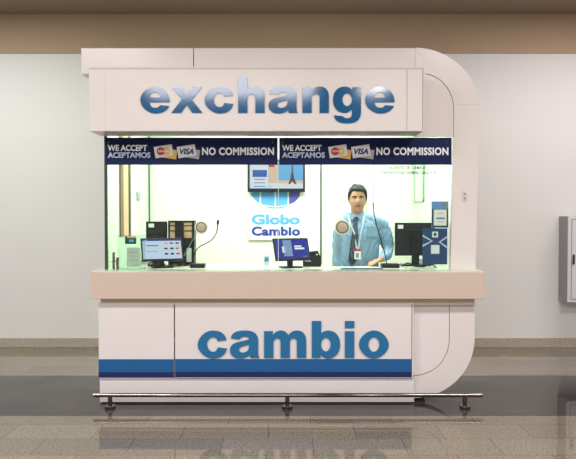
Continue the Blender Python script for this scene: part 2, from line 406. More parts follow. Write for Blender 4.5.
# rounded arch
def arc(cx, cy, rx, ry, a0, a1, n=18):
    return [(cx + rx * math.cos(R(a0 + (a1 - a0) * i / n)), cy - ry * math.sin(R(a0 + (a1 - a0) * i / n))) for i in range(n + 1)]
outer = [(415.4, 47.6)] + arc(414, 109, 65.5, 61.4, 89, 0) + [(479.3, 125), (474.6, 300), (474.6, 338)] + arc(414, 338, 60.6, 60, 0, -89) + [(414, 398)]
inner = [(414, 376)] + arc(414, 340, 35.6, 36, -89, 0, 12) + [(449.8, 300), (453.8, 137)] + arc(421, 109, 33, 36, 0, 80, 14) + [(415.4, 73)]
def pts2(l, Y): return [(P(a, b, Y).x, P(a, b, Y).z) for a, b in l]
arch = link('arch_frame', prism(B(), pts2(outer + inner, Ya), Ya, Ya + 0.16), M['white'], K)
link('arch_panel', prism(B(), pts2([(414, 60), (414, 136.6), (453.4, 136.6), (453.4, 109)] + arc(421, 109, 32.4, 35.3, 0, 80, 14), Ya), Ya + 0.006, Ya + 0.05), M['white'], arch)
link('arch_panel', prism(B(), pts2([(412, 301), (449.3, 301)] + arc(414, 340, 35.0, 35.2, 0, -89, 12) + [(412, 375.3)], Ya), Ya + 0.006, Ya + 0.05), M['white_low'], arch)
link('arch_seam', pbox(B(), (454.4, 104.5), (479, 104.7), Ya - 0.0006, Ya + 0.002), M['seam'], arch)
# switch plate on the arch
sw = link('switch_plate', pbox(B(), (462.3, 190.5), (467.3, 200.8), Ya - 0.008, Ya, 0.002), M['cab_white'], K)
for y in (193, 197.2): link('button', pbox(B(), (463.8, y), (465.8, y + 2), Ya - 0.011, Ya - 0.008), M['grey_metal'], sw)
# counter
bm = B(); box(bm, X(89.7, Yc), X(485.7, Yc), Yc, Yg - 0.006, ZB, ZT, 0.004)
ctr = link('counter', bm, M['counter'], K)
def slab(bm, pts, z0, z1):
    a = [bm.verts.new((x, y, z0)) for x, y in pts]; b = [bm.verts.new((x, y, z1)) for x, y in pts]; n = len(pts)
    bm.faces.new(a[::-1]); bm.faces.new(b)
    for i in range(n): bm.faces.new((a[i], a[(i + 1) % n], b[(i + 1) % n], b[i]))
    return bm
def notch(xa, xb, ya): return [(xa, ya), (xb, ya), (xb, Yg + .55), (1.01, Yg + .55), (1.01, Yg + .345), (.32, Yg + .345), (.32, Yg + .55), (xa, Yg + .55)]
bm = B(); slab(bm, notch(X(90.3, Yc), X(485.2, Yc), Yc + 0.006), ZT, ZT + 0.003); link('worktop', bm, M['worktop'], ctr)
bm = B(); slab(bm, notch(X(89.7, Yc), X(485.7, Yc), Yg - 0.006), ZB, ZT - 0.001); link('counter_underside', bm, M['counter'], ctr)
bm = B(); box(bm, X(100.5, Yp), X(474, Yp), Yp - 0.012, Yp + 0.1, Z(305, Yp), ZB); link('counter_recess', bm, M['recess'], K)
# lower panels
Yq = Yp - 0.02
pl = link('front_panel', pbox(B(), (98.4, 303), (174.0, 378.6), Yq, Yp + 0.05, 0.002), M['white_low'], K)
link('stripe', pbox(B(), (98.5, 359.2), (173.9, 372.2), Yq - 0.001, Yq), M['stripe'], pl)
link('stripe', pbox(B(), (98.5, 372.2), (173.9, 377.8), Yq - 0.001, Yq), M['navy_stripe'], pl)
pm = link('sign_panel', pbox(B(), (174.9, 303), (413.4, 378.2), Yq - 0.004, Yp + 0.05, 0.002), M['white_low'], K)
Ys = Yq - 0.004
link('stripe', pbox(B(), (175.3, 359.0), (411.4, 371.8), Ys - 0.001, Ys), M['stripe'], pm)
link('stripe', pbox(B(), (175.3, 371.8), (411.4, 377.5), Ys - 0.001, Ys), M['navy_stripe'], pm)
link('edge_line', pbox(B(), (411.6, 304), (412.1, 377.6), Ys - 0.0006, Ys), M['groove'], pm)
big_word('cambio', 197.5, 389, 357.6, 331.0, Ys - 0.001, 0.012, M['letter2'], pm)
bm = B(); box(bm, X(98.6, Yp), X(415, Yp), Yp, Yp + 0.15, 0.012, Z(378.5, Yp), 0.002); link('plinth', bm, M['white_low'], K)
bm = B(); box(bm, X(100, Yp), X(414, Yp), Yp + 0.03, Yp + 0.12, 0, 0.012); link('plinth_foot', bm, M['black'], K)
bm = B(); box(bm, X(101, Yp), X(448, Yp), Yp + 0.16, Yp + 0.2, PLAT, ZB); link('counter_carcass', bm, M['inner'], K)
# booth
IL = X(107.5, Yg); IR = X(453, Yg)
bm = B(); box(bm, IL - 0.02, X(430, Yp), Yp + 0.16, Yk, 0.012, PLAT); link('booth_floor', bm, M['recess'], K)
bm = B(); box(bm, IL, IR, Yk, Yk + 0.05, PLAT, 2.75); back = link('booth_back_panel', bm, M['inner'], K)
bm = B(); pbox(bm, (320.3, 150), (321.6, 290), Yk - 0.012, Yk); link('panel_seam', bm, M['seam_dark'], back)
for px in (196, 236, 366.5, 373.5): link('panel_joint', pbox(B(), (px - .2, 150), (px + .2, 290), Yk - 0.0015, Yk), M['inner_seam'], back)
link('panel_joint', pbox(B(), (322, 204), (420, 204.3), Yk - 0.0015, Yk), M['inner_seam'], back)
bm = B(); box(bm, IL - 0.022, IL, Yg, Yk, ZT + 0.003, 2.75); sl = link('side_pane', bm, M['side'], K)
bm = B(); box(bm, IL - 0.024, IL + 0.002, Yg - 0.004, Yg, ZT + 0.003, 2.3); link('pane_edge', bm, M['seam_dark'], sl)
bm = B(); box(bm, IR, IR + 0.03, Yg, Yk, ZT + 0.003, 2.75); sr = link('side_panel', bm, M['side'], K)
bm = B(); box(bm, IL - 0.02, IR + 0.03, Ya + 0.2, Yk, 2.75, 2.8); link('booth_ceiling', bm, M['inner'], K)
# brown and tan strips imitating a terminal reflection, and switch, on left side pane
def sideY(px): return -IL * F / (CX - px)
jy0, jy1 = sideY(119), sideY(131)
fr = link('reflection_upright', box(B(), IL, IL + 0.012, sideY(119.5), sideY(122.5), Z(236, 6.1), 2.6), M['brown'], sl)
link('reflection_strip', box(B(), IL, IL + 0.010, sideY(122.6), sideY(127.6), Z(236, 6.2), 2.6), M['tan'], fr)
link('reflection_strip', box(B(), IL, IL + 0.014, sideY(128.3), sideY(129.8), Z(236, 6.3), 2.6), M['seam_dark'], fr)
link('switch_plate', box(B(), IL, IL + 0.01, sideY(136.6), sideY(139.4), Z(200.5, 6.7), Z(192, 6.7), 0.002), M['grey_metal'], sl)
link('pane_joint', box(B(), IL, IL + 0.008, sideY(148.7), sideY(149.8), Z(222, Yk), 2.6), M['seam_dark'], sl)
# glass front
zg1 = Z(134.5, Yg)
gl = link('glass_pane', box(B(), IL, X(277.9, Yg), Yg, Yg + 0.01, ZT + 0.004, zg1 + 0.05), M['glass'], K)
g2 = link('glass_pane', box(B(), X(278.7, Yg), IR, Yg, Yg + 0.01, ZT + 0.004, zg1 + 0.05), M['glass'], K)
link('glass_joint', box(B(), X(278.0, Yg), X(278.6, Yg), Yg, Yg + 0.01, ZT + 0.004, zg1 + 0.05), M['glass_edge'], gl)
link('lettering', lettering('t', 'AGENTE DE CAMBIO', (389.5, 166.0), (425.5, 169.4), Yg - 0.001, None, None, bm_only=True, offset=0.03, spacing=1.3, depth=0.001), M['print_dark'], g2)
link('lettering', lettering('t', 'CONVERDIVISAS DOMINICANA S.A.', (378.5, 171.0), (436.5, 174.4), Yg - 0.001, None, None, bm_only=True, offset=0.03, spacing=1.3, depth=0.001), M['print_dark'], g2)
for (a, b) in (((112.3, 252), (114.3, 270)), ((116, 257), (118.3, 270))):
    c = link('glass_clip', pbox(B(), a, b, Yg - 0.012, Yg + 0.02, 0.002), M['steel'], gl)
link('clip_pin', tube(B(), [P(111.5, 262, Yg - 0.02), P(119, 260.5, Yg - 0.02)], 0.004), M['steel'], gl)

# ------------------------------------------------------------------ banners
Yn = Yg - 0.014
def banner(x0, x1, label, dx):
    r = root('banner', label, 'banner', P((x0 + x1) / 2, 165, Yn), 'card acceptance banners')
    link('banner_sheet', pbox(B(), (x0, 137.6), (x1, 164.8), Yn, Yn + 0.003), M['banner'], r)
    lettering('lettering', 'WE ACCEPT', (107.6 + dx, 144.8), (147.2 + dx, 151.0), Yn - 0.0005, M['print_white'], r, offset=0.034)
    lettering('lettering', 'ACEPTAMOS', (107.6 + dx, 152.2), (150.4 + dx, 157.9), Yn - 0.0005, M['print_pale'], r, offset=0.034)
    lettering('lettering', 'NO COMMISSION', (202 + dx, 147.4), (274 + dx, 155.2), Yn - 0.0005, M['print_white'], r, offset=0.036, spacing=1.07)
    def card(cx, cy, w, h, ang, m, Y):
        c = P(cx, cy, Y); s = Y / F; a = R(ang)
        pts = []
        for (u, v) in ((-w / 2, -h / 2), (w / 2, -h / 2), (w / 2, h / 2), (-w / 2, h / 2)):
            pts.append((c.x + (u * math.cos(a) - v * math.sin(a)) * s, c.z + (u * math.sin(a) + v * math.cos(a)) * s))
        return link('card_picture', prism(B(), pts, Y, Y + 0.0006), m, r)
    card(168.5 + dx, 153.6, 16.5, 9.2, -8, M['gold'], Yn - 0.0006)
    card(191.5 + dx, 153.6, 16.0, 9.0, -8, M['silver'], Yn - 0.0006)
    k1 = card(163.6 + dx, 151.2, 18.2, 11.4, 9, M['card'], Yn - 0.0014)
    k2 = card(186.6 + dx, 151.2, 18.2, 11.4, 9, M['card'], Yn - 0.0014)
    for (px, m, yy) in ((165.8, M['yellow'], -0.0019), (160.8, M['red'], -0.0022)):
        c = P(px + dx, 151.3, Yn); 
        link('card_emblem', lathe(B(), [(4.1 * Yn / F, yy), (4.1 * Yn / F, yy + 0.0004)], c, 'Y', 24), m, k1)
    lettering('card_emblem', 'cccccc', (158 + dx, 150.4), (168.5 + dx, 152.0), Yn - 0.0024, M['print_white'], k1, depth=0.0003, offset=0.02)
    lettering('card_emblem', 'VISA', (179.6 + dx, 148.4), (194 + dx, 154.4), Yn - 0.0019, M['visa'], k2, depth=0.0004, offset=0.05, shear=0.25)
    for px in (x0 + 3.5, x1 - 5):
        link('stud', lathe(B(), [(0.006, -0.008), (0.007, -0.004), (0.007, 0)], P(px, 142.6, Yn), 'Y', 12), M['steel'], r)
banner(105.2, 277.6, 'navy NO COMMISSION banner across the left half of the glass, above the flag screen', 0)
banner(279.2, 451.6, 'navy NO COMMISSION banner across the right half of the glass, above the clerk', 174.4)

# ------------------------------------------------------------------ wall screen and logo board
Yt = Yk - 0.10
T = root('wall_screen', 'wall screen with a tower picture, partly behind the banner', 'screen', P(276.3, 192, Yt))
link('casing', pbox(B(), (247.5, 159.5), (305, 192), Yt, Yt + 0.05, 0.006), M['black'], T)
scr = link('screen', pbox(B(), (249.5, 161), (303.2, 188.6), Yt - 0.001, Yt), emis('tv_sky', (108, 176, 226), 1.05), T)
def flat(name, a, b, Y, m, parent): return link(name, pbox(B(), a, b, Y - 0.0006, Y), m, parent)
Yz = Yt - 0.001
e_white = emis('tv_white', (214, 218, 228), 1.05); e_blue = emis('tv_blue', (70, 110, 190), 0.85)
e_peach = emis('tv_peach', (236, 206, 180), 0.85); e_red = emis('tv_red', (200, 60, 60), 0.9); e_tower = emis('tv_tower', (120, 96, 110), 0.6)
e_yel = emis('tv_yellow', (210, 190, 60), 0.8)
flat('screen_picture', (250, 161.2), (268.4, 188), Yz, e_white, scr)
flat('screen_picture', (268.6, 161.2), (278, 183), Yz, e_peach, scr)
flat('screen_picture', (268.6, 183), (303, 188.4), Yz, e_white, scr)
flat('screen_picture', (268.6, 184.5), (272, 188.2), Yz, e_yel, scr)
flat('screen_picture', (278.2, 180.5), (303, 183.4), Yz, e_peach, scr)
flat('screen_picture', (268.8, 162), (274.5, 167), Yz - 0.0007, e_red, scr)
flat('screen_picture', (252.5, 170), (267, 177), Yz - 0.0007, e_blue, scr)
for y in (179, 182.5, 186): flat('screen_picture', (254, y), (265, y + .7), Yz - 0.0007, e_blue, scr)
tw = [(292, 163), (292.6, 163), (293.2, 172), (294.4, 178.5), (296.5, 184), (294.3, 184), (292.8, 181.5), (291.8, 181.5), (290.2, 184), (288.2, 184), (290.3, 178.5), (291.4, 172)]
link('screen_picture', prism(B(), pts2(tw, Yz), Yz - 0.0016, Yz - 0.0008), e_tower, scr)

Yl = Yk - 0.025
LG = root('logo_board', 'white board on the booth back wall with a blue globe and two lines of lettering', 'sign', P(276, 240, Yl))
link('board', pbox(B(), (247.8, 163), (306.5, 240), Yl, Yl + 0.012, 0.002), M['inner'], LG)
def globe_pts(x0, x1):
    cx, cy, rx, ry = 276, 186, 26.5, 22.5
    lo = []
    n = 14
    for i in range(n + 1):
        px = x0 + (x1 - x0) * i / n
        lo.append((px, cy + ry * math.sqrt(max(0, 1 - ((px - cx) / rx) ** 2))))
    return [(x0, 174)] + lo + [(x1, 174)]
for (x0, x1, m) in ((251.5, 259.6, M['logo_sky']), (261.2, 274.6, M['logo_sky']), (276, 287.5, M['logo_sky']), (289, 299.8, M['logo_violet'])):
    link('globe_emblem', prism(B(), pts2(globe_pts(x0, x1), Yl), Yl - 0.003, Yl), m, LG)
bm = B(); tube(bm, [P(x, 201.5 + 5.5 * math.sin((x - 250) / 50 * math.pi), Yl - 0.004) for x in range(253, 300, 3)], 0.006, 6); link('globe_emblem', bm, M['print_white'], LG)
lettering('lettering', 'Globo', (251.5, 214.2), (300, 224.6), Yl - 0.003, M['logo_sky'], LG, depth=0.003, offset=0.045)
lettering('lettering', 'Cambio', (251.5, 226.4), (300.2, 235.8), Yl - 0.003, M['logo_navy'], LG, depth=0.003, offset=0.045, spacing=1.06)
for px in (250, 300.8): link('stud', lathe(B(), [(0.006, -0.006), (0.006, 0)], P(px, 237.8, Yl), 'Y', 10), M['black'], LG)

# ------------------------------------------------------------------ monitors
WT = ZT + 0.0042
def monitor(label, base, w, h, zc, yaw, tilt, screen_m, deco, back=False):
    r = root('monitor', label, 'monitor', base, 'counter monitors', yaw)
    bm = B()
    box(bm, -0.09, 0.09, -0.06, 0.08, 0, 0.012, 0.005); link('stand_base', bm, M['black'], r, True)
    bm = B(); box(bm, -0.025, 0.025, 0.02, 0.045, 0.012, zc + 0.02, 0.004); link('stand_neck', bm, M['black'], r, True)
    Mx = Matrix.Translation((0, 0, zc)) @ Matrix.Rotation(-tilt, 4, 'X')
    def put(name, bm, m, par=r):
        bmesh.ops.transform(bm, matrix=Mx, verts=bm.verts); return link(name, bm, m, par, True)
    bm = B(); box(bm, -w / 2, w / 2, -0.018, 0.0, -h / 2, h / 2, 0.005)
    box(bm, -w * .3, w * .3, 0.0, 0.015, -h * .3, h * .3, 0.004)
    put('casing', bm, M['black'])
    bm = B(); box(bm, -w / 2 + .012, w / 2 - .012, -0.0188, -0.0178, -h / 2 + .02, h / 2 - .012); s = put('screen', bm, screen_m)
    W, H = w - .024, h - .032
    for (u0, v0, u1, v1, m, nm) in deco:      # 0..1 from the lower left of the screen
        bm = B(); box(bm, -w / 2 + .012 + u0 * W, -w / 2 + .012 + u1 * W, -0.0198, -0.0189, -h / 2 + .02 + v0 * H, -h / 2 + .02 + v1 * H); put(nm, bm, m, s)
    return r, put
es = emis('screen_pale', (196, 214, 238), 0.95); en = emis('screen_bar', (44, 60, 140), 0.9); eg = emis('screen_line', (120, 140, 190), 0.9)
ey = emis('flag_orange', (240, 160, 40), 1.0); er = emis('flag_red', (205, 30, 40), 1.0); ek = emis('flag_dark', (40, 44, 60), 0.6); ew = emis('screen_white', (240, 244, 250), 0.95); ev = emis('flag_violet', (130, 90, 170), 0.9)
deco = [(0, .91, 1, 1, en, 'screen_bar'), (.03, .935, .13, .975, ew, 'screen_text'), (.10, .65, .40, .69, en, 'screen_text'), (.10, .36, .38, .385, eg, 'screen_text')]
for i, (m1, m2) in enumerate(((ey, ey), (ev, er), (en, er), (ek, er), (ek, ek), (er, ey), (ek, en), (ek, ek), (er, er))):
    u = .555 + (i % 3) * .15; v = .74 - (i // 3) * .27
    deco += [(u, v, u + .045, v + .085, m1, 'flag_icon'), (u + .045, v, u + .09, v + .085, m2, 'flag_icon')]
Ym = Yg + 0.185
b = P(162, 268, Ym); b.z = WT
monitor('small monitor showing a list of flags, facing out through the glass', b, 0.365, 0.215, Z(250, Ym) - WT, R(22), R(22), es, deco)
e_navy = emis('screen_navy', (40, 50, 160), 0.9); e_cool = emis('screen_photo', (130, 160, 205), 0.9); e_skin = emis('screen_skin', (190, 130, 110), 0.8)
deco2 = [(.24, .12, .50, .95, e_cool, 'screen_picture'), (.20, .30, .30, .62, ew, 'screen_picture'), (.28, .18, .36, .34, e_skin, 'screen_picture'), (.44, .2, .5, .38, e_skin, 'screen_picture'),
         (.58, .58, .80, .66, ew, 'screen_text'), (.58, .46, .88, .55, ew, 'screen_text'), (.8, .07, .94, .11, eg, 'screen_text')]
b = P(291.3, 268, Ym); b.z = WT
monitor('small monitor showing a navy advertisement, beneath the globe logo board', b, 0.335, 0.21, Z(249.8, Ym) - WT, R(22), R(22), e_navy, deco2)
# staff screens, seen from behind
def staff(label, base, w, h, zc, parts):
    r = root('monitor', label, 'monitor', base, 'counter monitors')
    bm = B(); box(bm, -w * .36, w * .36, -0.08, 0.08, 0, 0.014, 0.005); link('stand_base', bm, M['black'], r, True)
    bm = B(); box(bm, -0.035, 0.035, -0.03, 0.0, 0.014, zc + .05, 0.006); link('stand_neck', bm, M['black'], r, True)
    bm = B(); box(bm, -w / 2, w / 2, 0.0, 0.03, zc - h / 2, zc + h / 2, 0.006)
    link('casing', bm, M['black_back'], r, True)
    bm = B(); box(bm, -.07, .07, -0.012, 0.0, zc - .07, zc + .09, 0.005); link('mount_plate', bm, M['black'], r, True)
    bm = B(); box(bm, -w / 2 + .012, w / 2 - .012, 0.03, 0.031, zc - h / 2 + .012, zc + h / 2 - .012); link('screen', bm, M['black'], r, True)
    bm = B(); box(bm, -w / 2 + .025, -w / 2 + .075, -0.002, 0.0, zc + h / 2 - .055, zc + h / 2 - .02); link('sticker', bm, M['paper'], r, True)
    return r
Yv = Yg + 0.43
b = P(156.6, 268, Yv); b.z = WT
staff('back of the dark staff monitor with a sticker, behind the flag screen', b, 0.195, 0.36, Z(241, Yv) - WT, None)
b = P(415, 268, Yv); b.z = WT
staff('back of the large black staff monitor beside the blue posters', b, 0.37, 0.305, Z(239.2, Yv) - WT, None)
# open frame right of the left staff monitor; tan blocks imitate glass reflections
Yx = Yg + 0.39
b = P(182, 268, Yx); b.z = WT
RK = root('reflection_frame', 'black open frame behind the flag screen, its tan blocks standing in for glass reflections', 'stand-in', b)
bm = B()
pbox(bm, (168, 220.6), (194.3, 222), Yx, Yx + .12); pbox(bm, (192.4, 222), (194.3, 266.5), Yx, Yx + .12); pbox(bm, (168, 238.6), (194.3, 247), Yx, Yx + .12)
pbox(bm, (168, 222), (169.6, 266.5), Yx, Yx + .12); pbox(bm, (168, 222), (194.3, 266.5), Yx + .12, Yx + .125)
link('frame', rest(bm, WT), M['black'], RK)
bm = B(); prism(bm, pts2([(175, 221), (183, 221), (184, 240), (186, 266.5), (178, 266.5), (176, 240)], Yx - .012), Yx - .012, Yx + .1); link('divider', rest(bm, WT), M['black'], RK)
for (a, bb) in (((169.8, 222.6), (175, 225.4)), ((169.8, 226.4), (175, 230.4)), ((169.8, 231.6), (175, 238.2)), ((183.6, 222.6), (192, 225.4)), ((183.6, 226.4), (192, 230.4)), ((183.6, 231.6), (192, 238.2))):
    link('reflection_block', pbox(B(), a, bb, Yx + .01, Yx + .10, 0.003), M['tan'], RK)
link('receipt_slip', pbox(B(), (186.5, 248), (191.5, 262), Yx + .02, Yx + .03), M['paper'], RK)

# ------------------------------------------------------------------ microphones and speaker discs
def mic(label, base, w, pts, head_r, y1):
    r = root('gooseneck_microphone', label, 'microphone', base, 'desk microphones')
    bm = B(); box(bm, -w / 2, w / 2, -0.05, 0.05, 0, 0.036, 0.006); link('mic_base', bm, M['black'], r, True)
    bm = B(); tube(bm, pts, 0.0045, 8); link('gooseneck', bm, M['black_back'], r)
    a, c = pts[-1], pts[-2]; d = (a - c).normalized()
    bm = B(); tube(bm, [a - d * .004, a, a + d * .02, a + d * .034, a + d * .038], [.006, head_r, head_r, head_r * .8, .003], 10); link('mic_head', bm, M['black'], r)
    for k in range(2):
        bm = B(); lathe(bm, [(0.007, 0.036), (0.007, 0.04)], (0.02 + k * .022, -0.02, 0), 'Z', 10); link('button', bm, M['grey_metal'], r, True)
    return r
Yi = Yg + 0.2
b = P(390, 268, Yi); b.z = WT
pts = bez(P(386.8, 264, Yi), P(383, 240, Yi), P(375.5, 230, Yi), P(373.4, 207, Yi), 20)
mic('black gooseneck microphone in front of the clerk', b, 0.155, pts, 0.006, 0)
b = P(198, 268, Yi); b.z = WT
pts = bez(P(194, 263, Yi), P(192, 236, Yi), P(217, 252, Yi), P(217.8, 224, Yi), 20)
mic('black gooseneck microphone arching right of the flag screen', b, 0.13, pts, 0.011, 0)
def disc(label, c, rad, end):
    r = root('speaker_disc', label, 'speaker', P(c[0], c[1], Yg + 0.028), 'talk-through discs on the glass')
    s = Yg / F * rad
    bm = B(); lathe(bm, [(s, 0.0), (s, -0.004), (s * .9, -0.008), (s * .78, -0.008), (s * .78, 0)], (0, 0, 0), 'Y', 36); bmesh.ops.translate(bm, vec=(0, -0.0001, 0), verts=bm.verts); link('rim', bm, M['disc_ring'], r, True, True)
    bm = B(); lathe(bm, [(s * .80, -0.0085), (s * .76, -0.0095), (s * .66, -0.0095), (s * .62, -0.0085)], (0, 0, 0), 'Y', 36); link('ring', bm, M['disc_dark'], r, True, True)
    bm = B(); lathe(bm, [(s * .63, -0.0088), (s * .55, -0.012), (s * .2, -0.0135), (s * .02, -0.0135)], (0, 0, 0), 'Y', 36); link('grille', bm, M['disc'], r, True, True)
    bm = B(); tube(bm, [P(c[0] - rad * .5, c[1] + rad * .7, Yg + 0.034), P((c[0] + end[0]) / 2 - 1, (c[1] + end[1]) / 2, Yg + 0.036), P(end[0], end[1], Yg + 0.036)], 0.0035, 6); link('cable', bm, M['cable'], r)
disc('round speaker disc on the glass beside the black open frame, cable slanting left', (201.4, 227.3), 6.7, (184, 256))
disc('round speaker disc on the glass in front of the clerk\'s shoulder', (342.2, 227.3), 8.0, (332.5, 267))

# ------------------------------------------------------------------ leaflets, papers, posters
Yh = Yg + 0.06
b = P(131, 268, Yh); b.z = WT
LH = root('leaflet_holder', 'clear acrylic leaflet holder in the left corner behind the glass', 'holder', b)
pbx = rest(pbox(B(), (117.5, 235), (145.5, 269.6), Yh, Yh + 0.004), WT); link('back_plate', pbx, M['acrylic'], LH)
bm = B(); pbox(bm, (117.5, 266.5), (145.5, 269.6), Yh - 0.03, Yh); link('tray', rest(bm, WT), M['acrylic'], LH)
tag(link('leaflet', pbox(B(), (126.6, 247.5), (140.5, 266.5), Yh - 0.010, Yh - 0.007), M['leaf']), 'white printed leaflet standing in the clear acrylic holder', 'leaflet')
bm = B(); 
o = tag(link('photo_card', pbox(B(), (125, 236.2), (136.2, 244), Yh - 0.006, Yh - 0.003), M['print_dark']), 'small dark photo card at the top of the acrylic holder', 'card')
link('card_print', pbox(B(), (127, 236.2), (136, 238), Yh - 0.0066, Yh - 0.006), M['tan'], o)
link('card_print', pbox(B(), (129, 239.5), (134, 242), Yh - 0.0066, Yh - 0.006), M['logo_sky'], o)
lf = bpy.data.objects['leaflet']
for y in (252, 256, 260): link('print_line', pbox(B(), (128.5, y), (138, y + .35), Yh - 0.0106, Yh - 0.010), M['inner_seam'], lf)

Yo = Yg + 0.014
PO = root('poster', 'blue poster with a yellow certificate, upper one beside the right edge of the glass', 'poster', P(440, 228, Yo), 'blue posters on the glass')
link('poster_sheet', pbox(B(), (431.5, 201.3), (448.4, 227.8), Yo, Yo + 0.002), M['poster_pale'], PO)
link('poster_print', pbox(B(), (432, 209), (448, 227.4), Yo - 0.0005, Yo), M['poster_blue'], PO)
ce = link('certificate', pbox(B(), (433.8, 209.5), (446.6, 225.6), Yo - 0.0012, Yo - 0.0005), M['cream'], PO)
link('certificate_border', pbox(B(), (435, 211), (445.6, 224.4), Yo - 0.0016, Yo - 0.0012), M['print_white'], ce)
link('print_line', pbox(B(), (436.5, 217.4), (444.5, 219.2), Yo - 0.002, Yo - 0.0016), M['poster_pale'], ce)
for y in (213, 221.5): link('print_line', pbox(B(), (437.5, y), (443.5, y + .6), Yo - 0.002, Yo - 0.0016), M['inner_seam'], ce)
link('poster_print', pbox(B(), (442.8, 202.3), (447, 207), Yo - 0.0005, Yo), M['leaf'], PO)
P2 = root('poster', 'dark blue poster with white squares and pale streaks, lower of the two', 'poster', P(435, 265, Yo), 'blue posters on the glass')
link('poster_sheet', pbox(B(), (422.5, 228.3), (447.2, 264.5), Yo, Yo + 0.002), M['poster_blue'], P2)
sq = link('white_square', pbox(B(), (432.2, 231.6), (438, 237.4), Yo - 0.0006, Yo), M['print_white'], P2)
link('square_print', pbox(B(), (433.8, 232.8), (436.4, 236), Yo - 0.001, Yo - 0.0006), M['poster_blue'], sq)
sq = link('white_square', pbox(B(), (431, 245), (439.4, 253.8), Yo - 0.0006, Yo), M['print_white'], P2)
for (pp) in ([(422.6, 234.6), (433, 241), (422.6, 247)], [(447, 236), (438.5, 242), (447, 248.5)]):
    a = pp; st = [(a[0][0], a[0][1]), (a[1][0], a[1][1]), (a[2][0], a[2][1]), (a[2][0], a[2][1] - 2.2), (a[1][0] + (-2 if a[0][0] < 430 else 2), a[1][1]), (a[0][0], a[0][1] + 2)]
    link('streak', prism(B(), pts2(st, Yo), Yo - 0.0006, Yo), M['print_pale'], P2)

# papers on the counter
def sheet(name, label, cx, Y, w, d, rz, m, cat, h=0.002, z=0):
    r = link(name, box(B(), -w / 2, w / 2, -d / 2, d / 2, 0, h), m); r.location = (X(cx, Y), Y, WT + z); r.rotation_euler = (0, 0, rz)
    return tag(r, label, cat)
sheet('paper_sheet', 'cream paper lying on the counter beside the clerk\'s hand', 367, Yg + .23, .20, .13, R(6), M['cream'], 'paper')
fo = sheet('blue_folder', 'flat blue folder lying on the counter in front of the clerk', 362, Yg + .07, .36, .08, 0, M['poster_blue'], 'folder', 0.004)
# loose cables on the counter
def cable(label, pts, rad=0.004):
    sm = []
    for i in range(len(pts) - 1):
        a = pts[max(i - 1, 0)]; b = pts[i]; c = pts[i + 1]; d = pts[min(i + 2, len(pts) - 1)]
        for k in range(6):
            t = k / 6
            sm.append(tuple(0.5 * (2 * b[j] + (c[j] - a[j]) * t + (2 * a[j] - 5 * b[j] + 4 * c[j] - d[j]) * t * t + (3 * b[j] - a[j] - 3 * c[j] + d[j]) * t ** 3) for j in range(3)))
    sm.append(pts[-1])
    o = link('cable', rest(tube(B(), [P(*q) for q in sm], rad, 8), WT + .0005), M['black'], None)
    return tag(o, label, 'cable', 'loose counter cables')
cable('black cable looping over the counter below the large staff monitor', [(402, 266, Yg + .25), (408, 263, Yg + .27), (416, 266.4, Yg + .24), (424, 266.6, Yg + .20), (431, 264.5, Yg + .25), (436, 267.5, Yg + .18), (427, 268.5, Yg + .12), (412, 268.6, Yg + .12), (405, 268.0, Yg + .14)], 0.006)
cable('black cable coiled on the counter beside the flag screen stand', [(148, 265, Yg + .33), (151, 262.5, Yg + .33), (156, 264.5, Yg + .31), (168, 265.5, Yg + .31), (174, 263, Yg + .32), (181, 262.5, Yg + .33), (183, 265, Yg + .32), (176, 266.5, Yg + .30), (171, 265.8, Yg + .31)], 0.006)
# card terminal and telephone set behind the navy screen
b = P(312, 268, Yg + .33); b.z = WT
PR = root('receipt_printer', 'black receipt printer behind the navy advertisement screen', 'printer', b)
Yj = Yg + .30
bm = B(); pbox(bm, (303, 257), (321, 267), Yj, Yj + .14, 0.006); link('printer_body', rest(bm, WT), M['black'], PR)
bm = B(); prism(bm, pts2([(309.5, 252), (318, 251), (320.5, 257), (308, 257)], Yj + .02), Yj + .02, Yj + .11); link('printer_lid', bm, M['black_back'], PR)
bm = B(); pbox(bm, (305, 260.5), (311, 261.6), Yj - .001, Yj); link('print_slot', bm, M['tan'], PR)
bm = B(); pbox(bm, (316, 254), (318, 255.2), Yj + .016, Yj + .02); link('button', bm, M['paper'], PR)
b = P(267, 268, Yg + .3); b.z = WT
SB = root('card_box', 'small pale box standing alone left of the navy advertisement screen', 'box', b)
Ybx = Yg + .28
bm = B(); pbox(bm, (263.5, 255), (269.5, 265.8), Ybx, Ybx + .06, 0.004); link('box_body', rest(bm, WT), M['print_pale'], SB)
bm = B(); pbox(bm, (264.5, 257.5), (268.3, 261.5), Ybx - .001, Ybx); link('box_label', bm, M['poster_pale'], SB)
# glass frame hanging on the back wall at the right
def sideYR(px): return IR * F / (px - CX)
ya, yb = sideYR(424.3), sideYR(415.0)
HF = root('hanging_frame', 'pale green frame hanging high in the back corner below the small lettering on the glass', 'frame', (IR - .002, (ya + yb) / 2, Z(202, yb)))
zb, zt = Z(202, (ya + yb) / 2), 2.35
bm = B(); box(bm, IR - .018, IR - .003, ya, ya + .035, zb, zt); box(bm, IR - .018, IR - .003, yb - .05, yb - .01, zb, zt); box(bm, IR - .018, IR - .003, ya, yb - .01, zb, zb + .012)
link('frame_edge', bm, M['inner_seam'], HF)
link('frame_panel', box(B(), IR - .012, IR - .004, ya + .035, yb - .05, zb + .012, zt), M['side'], HF)

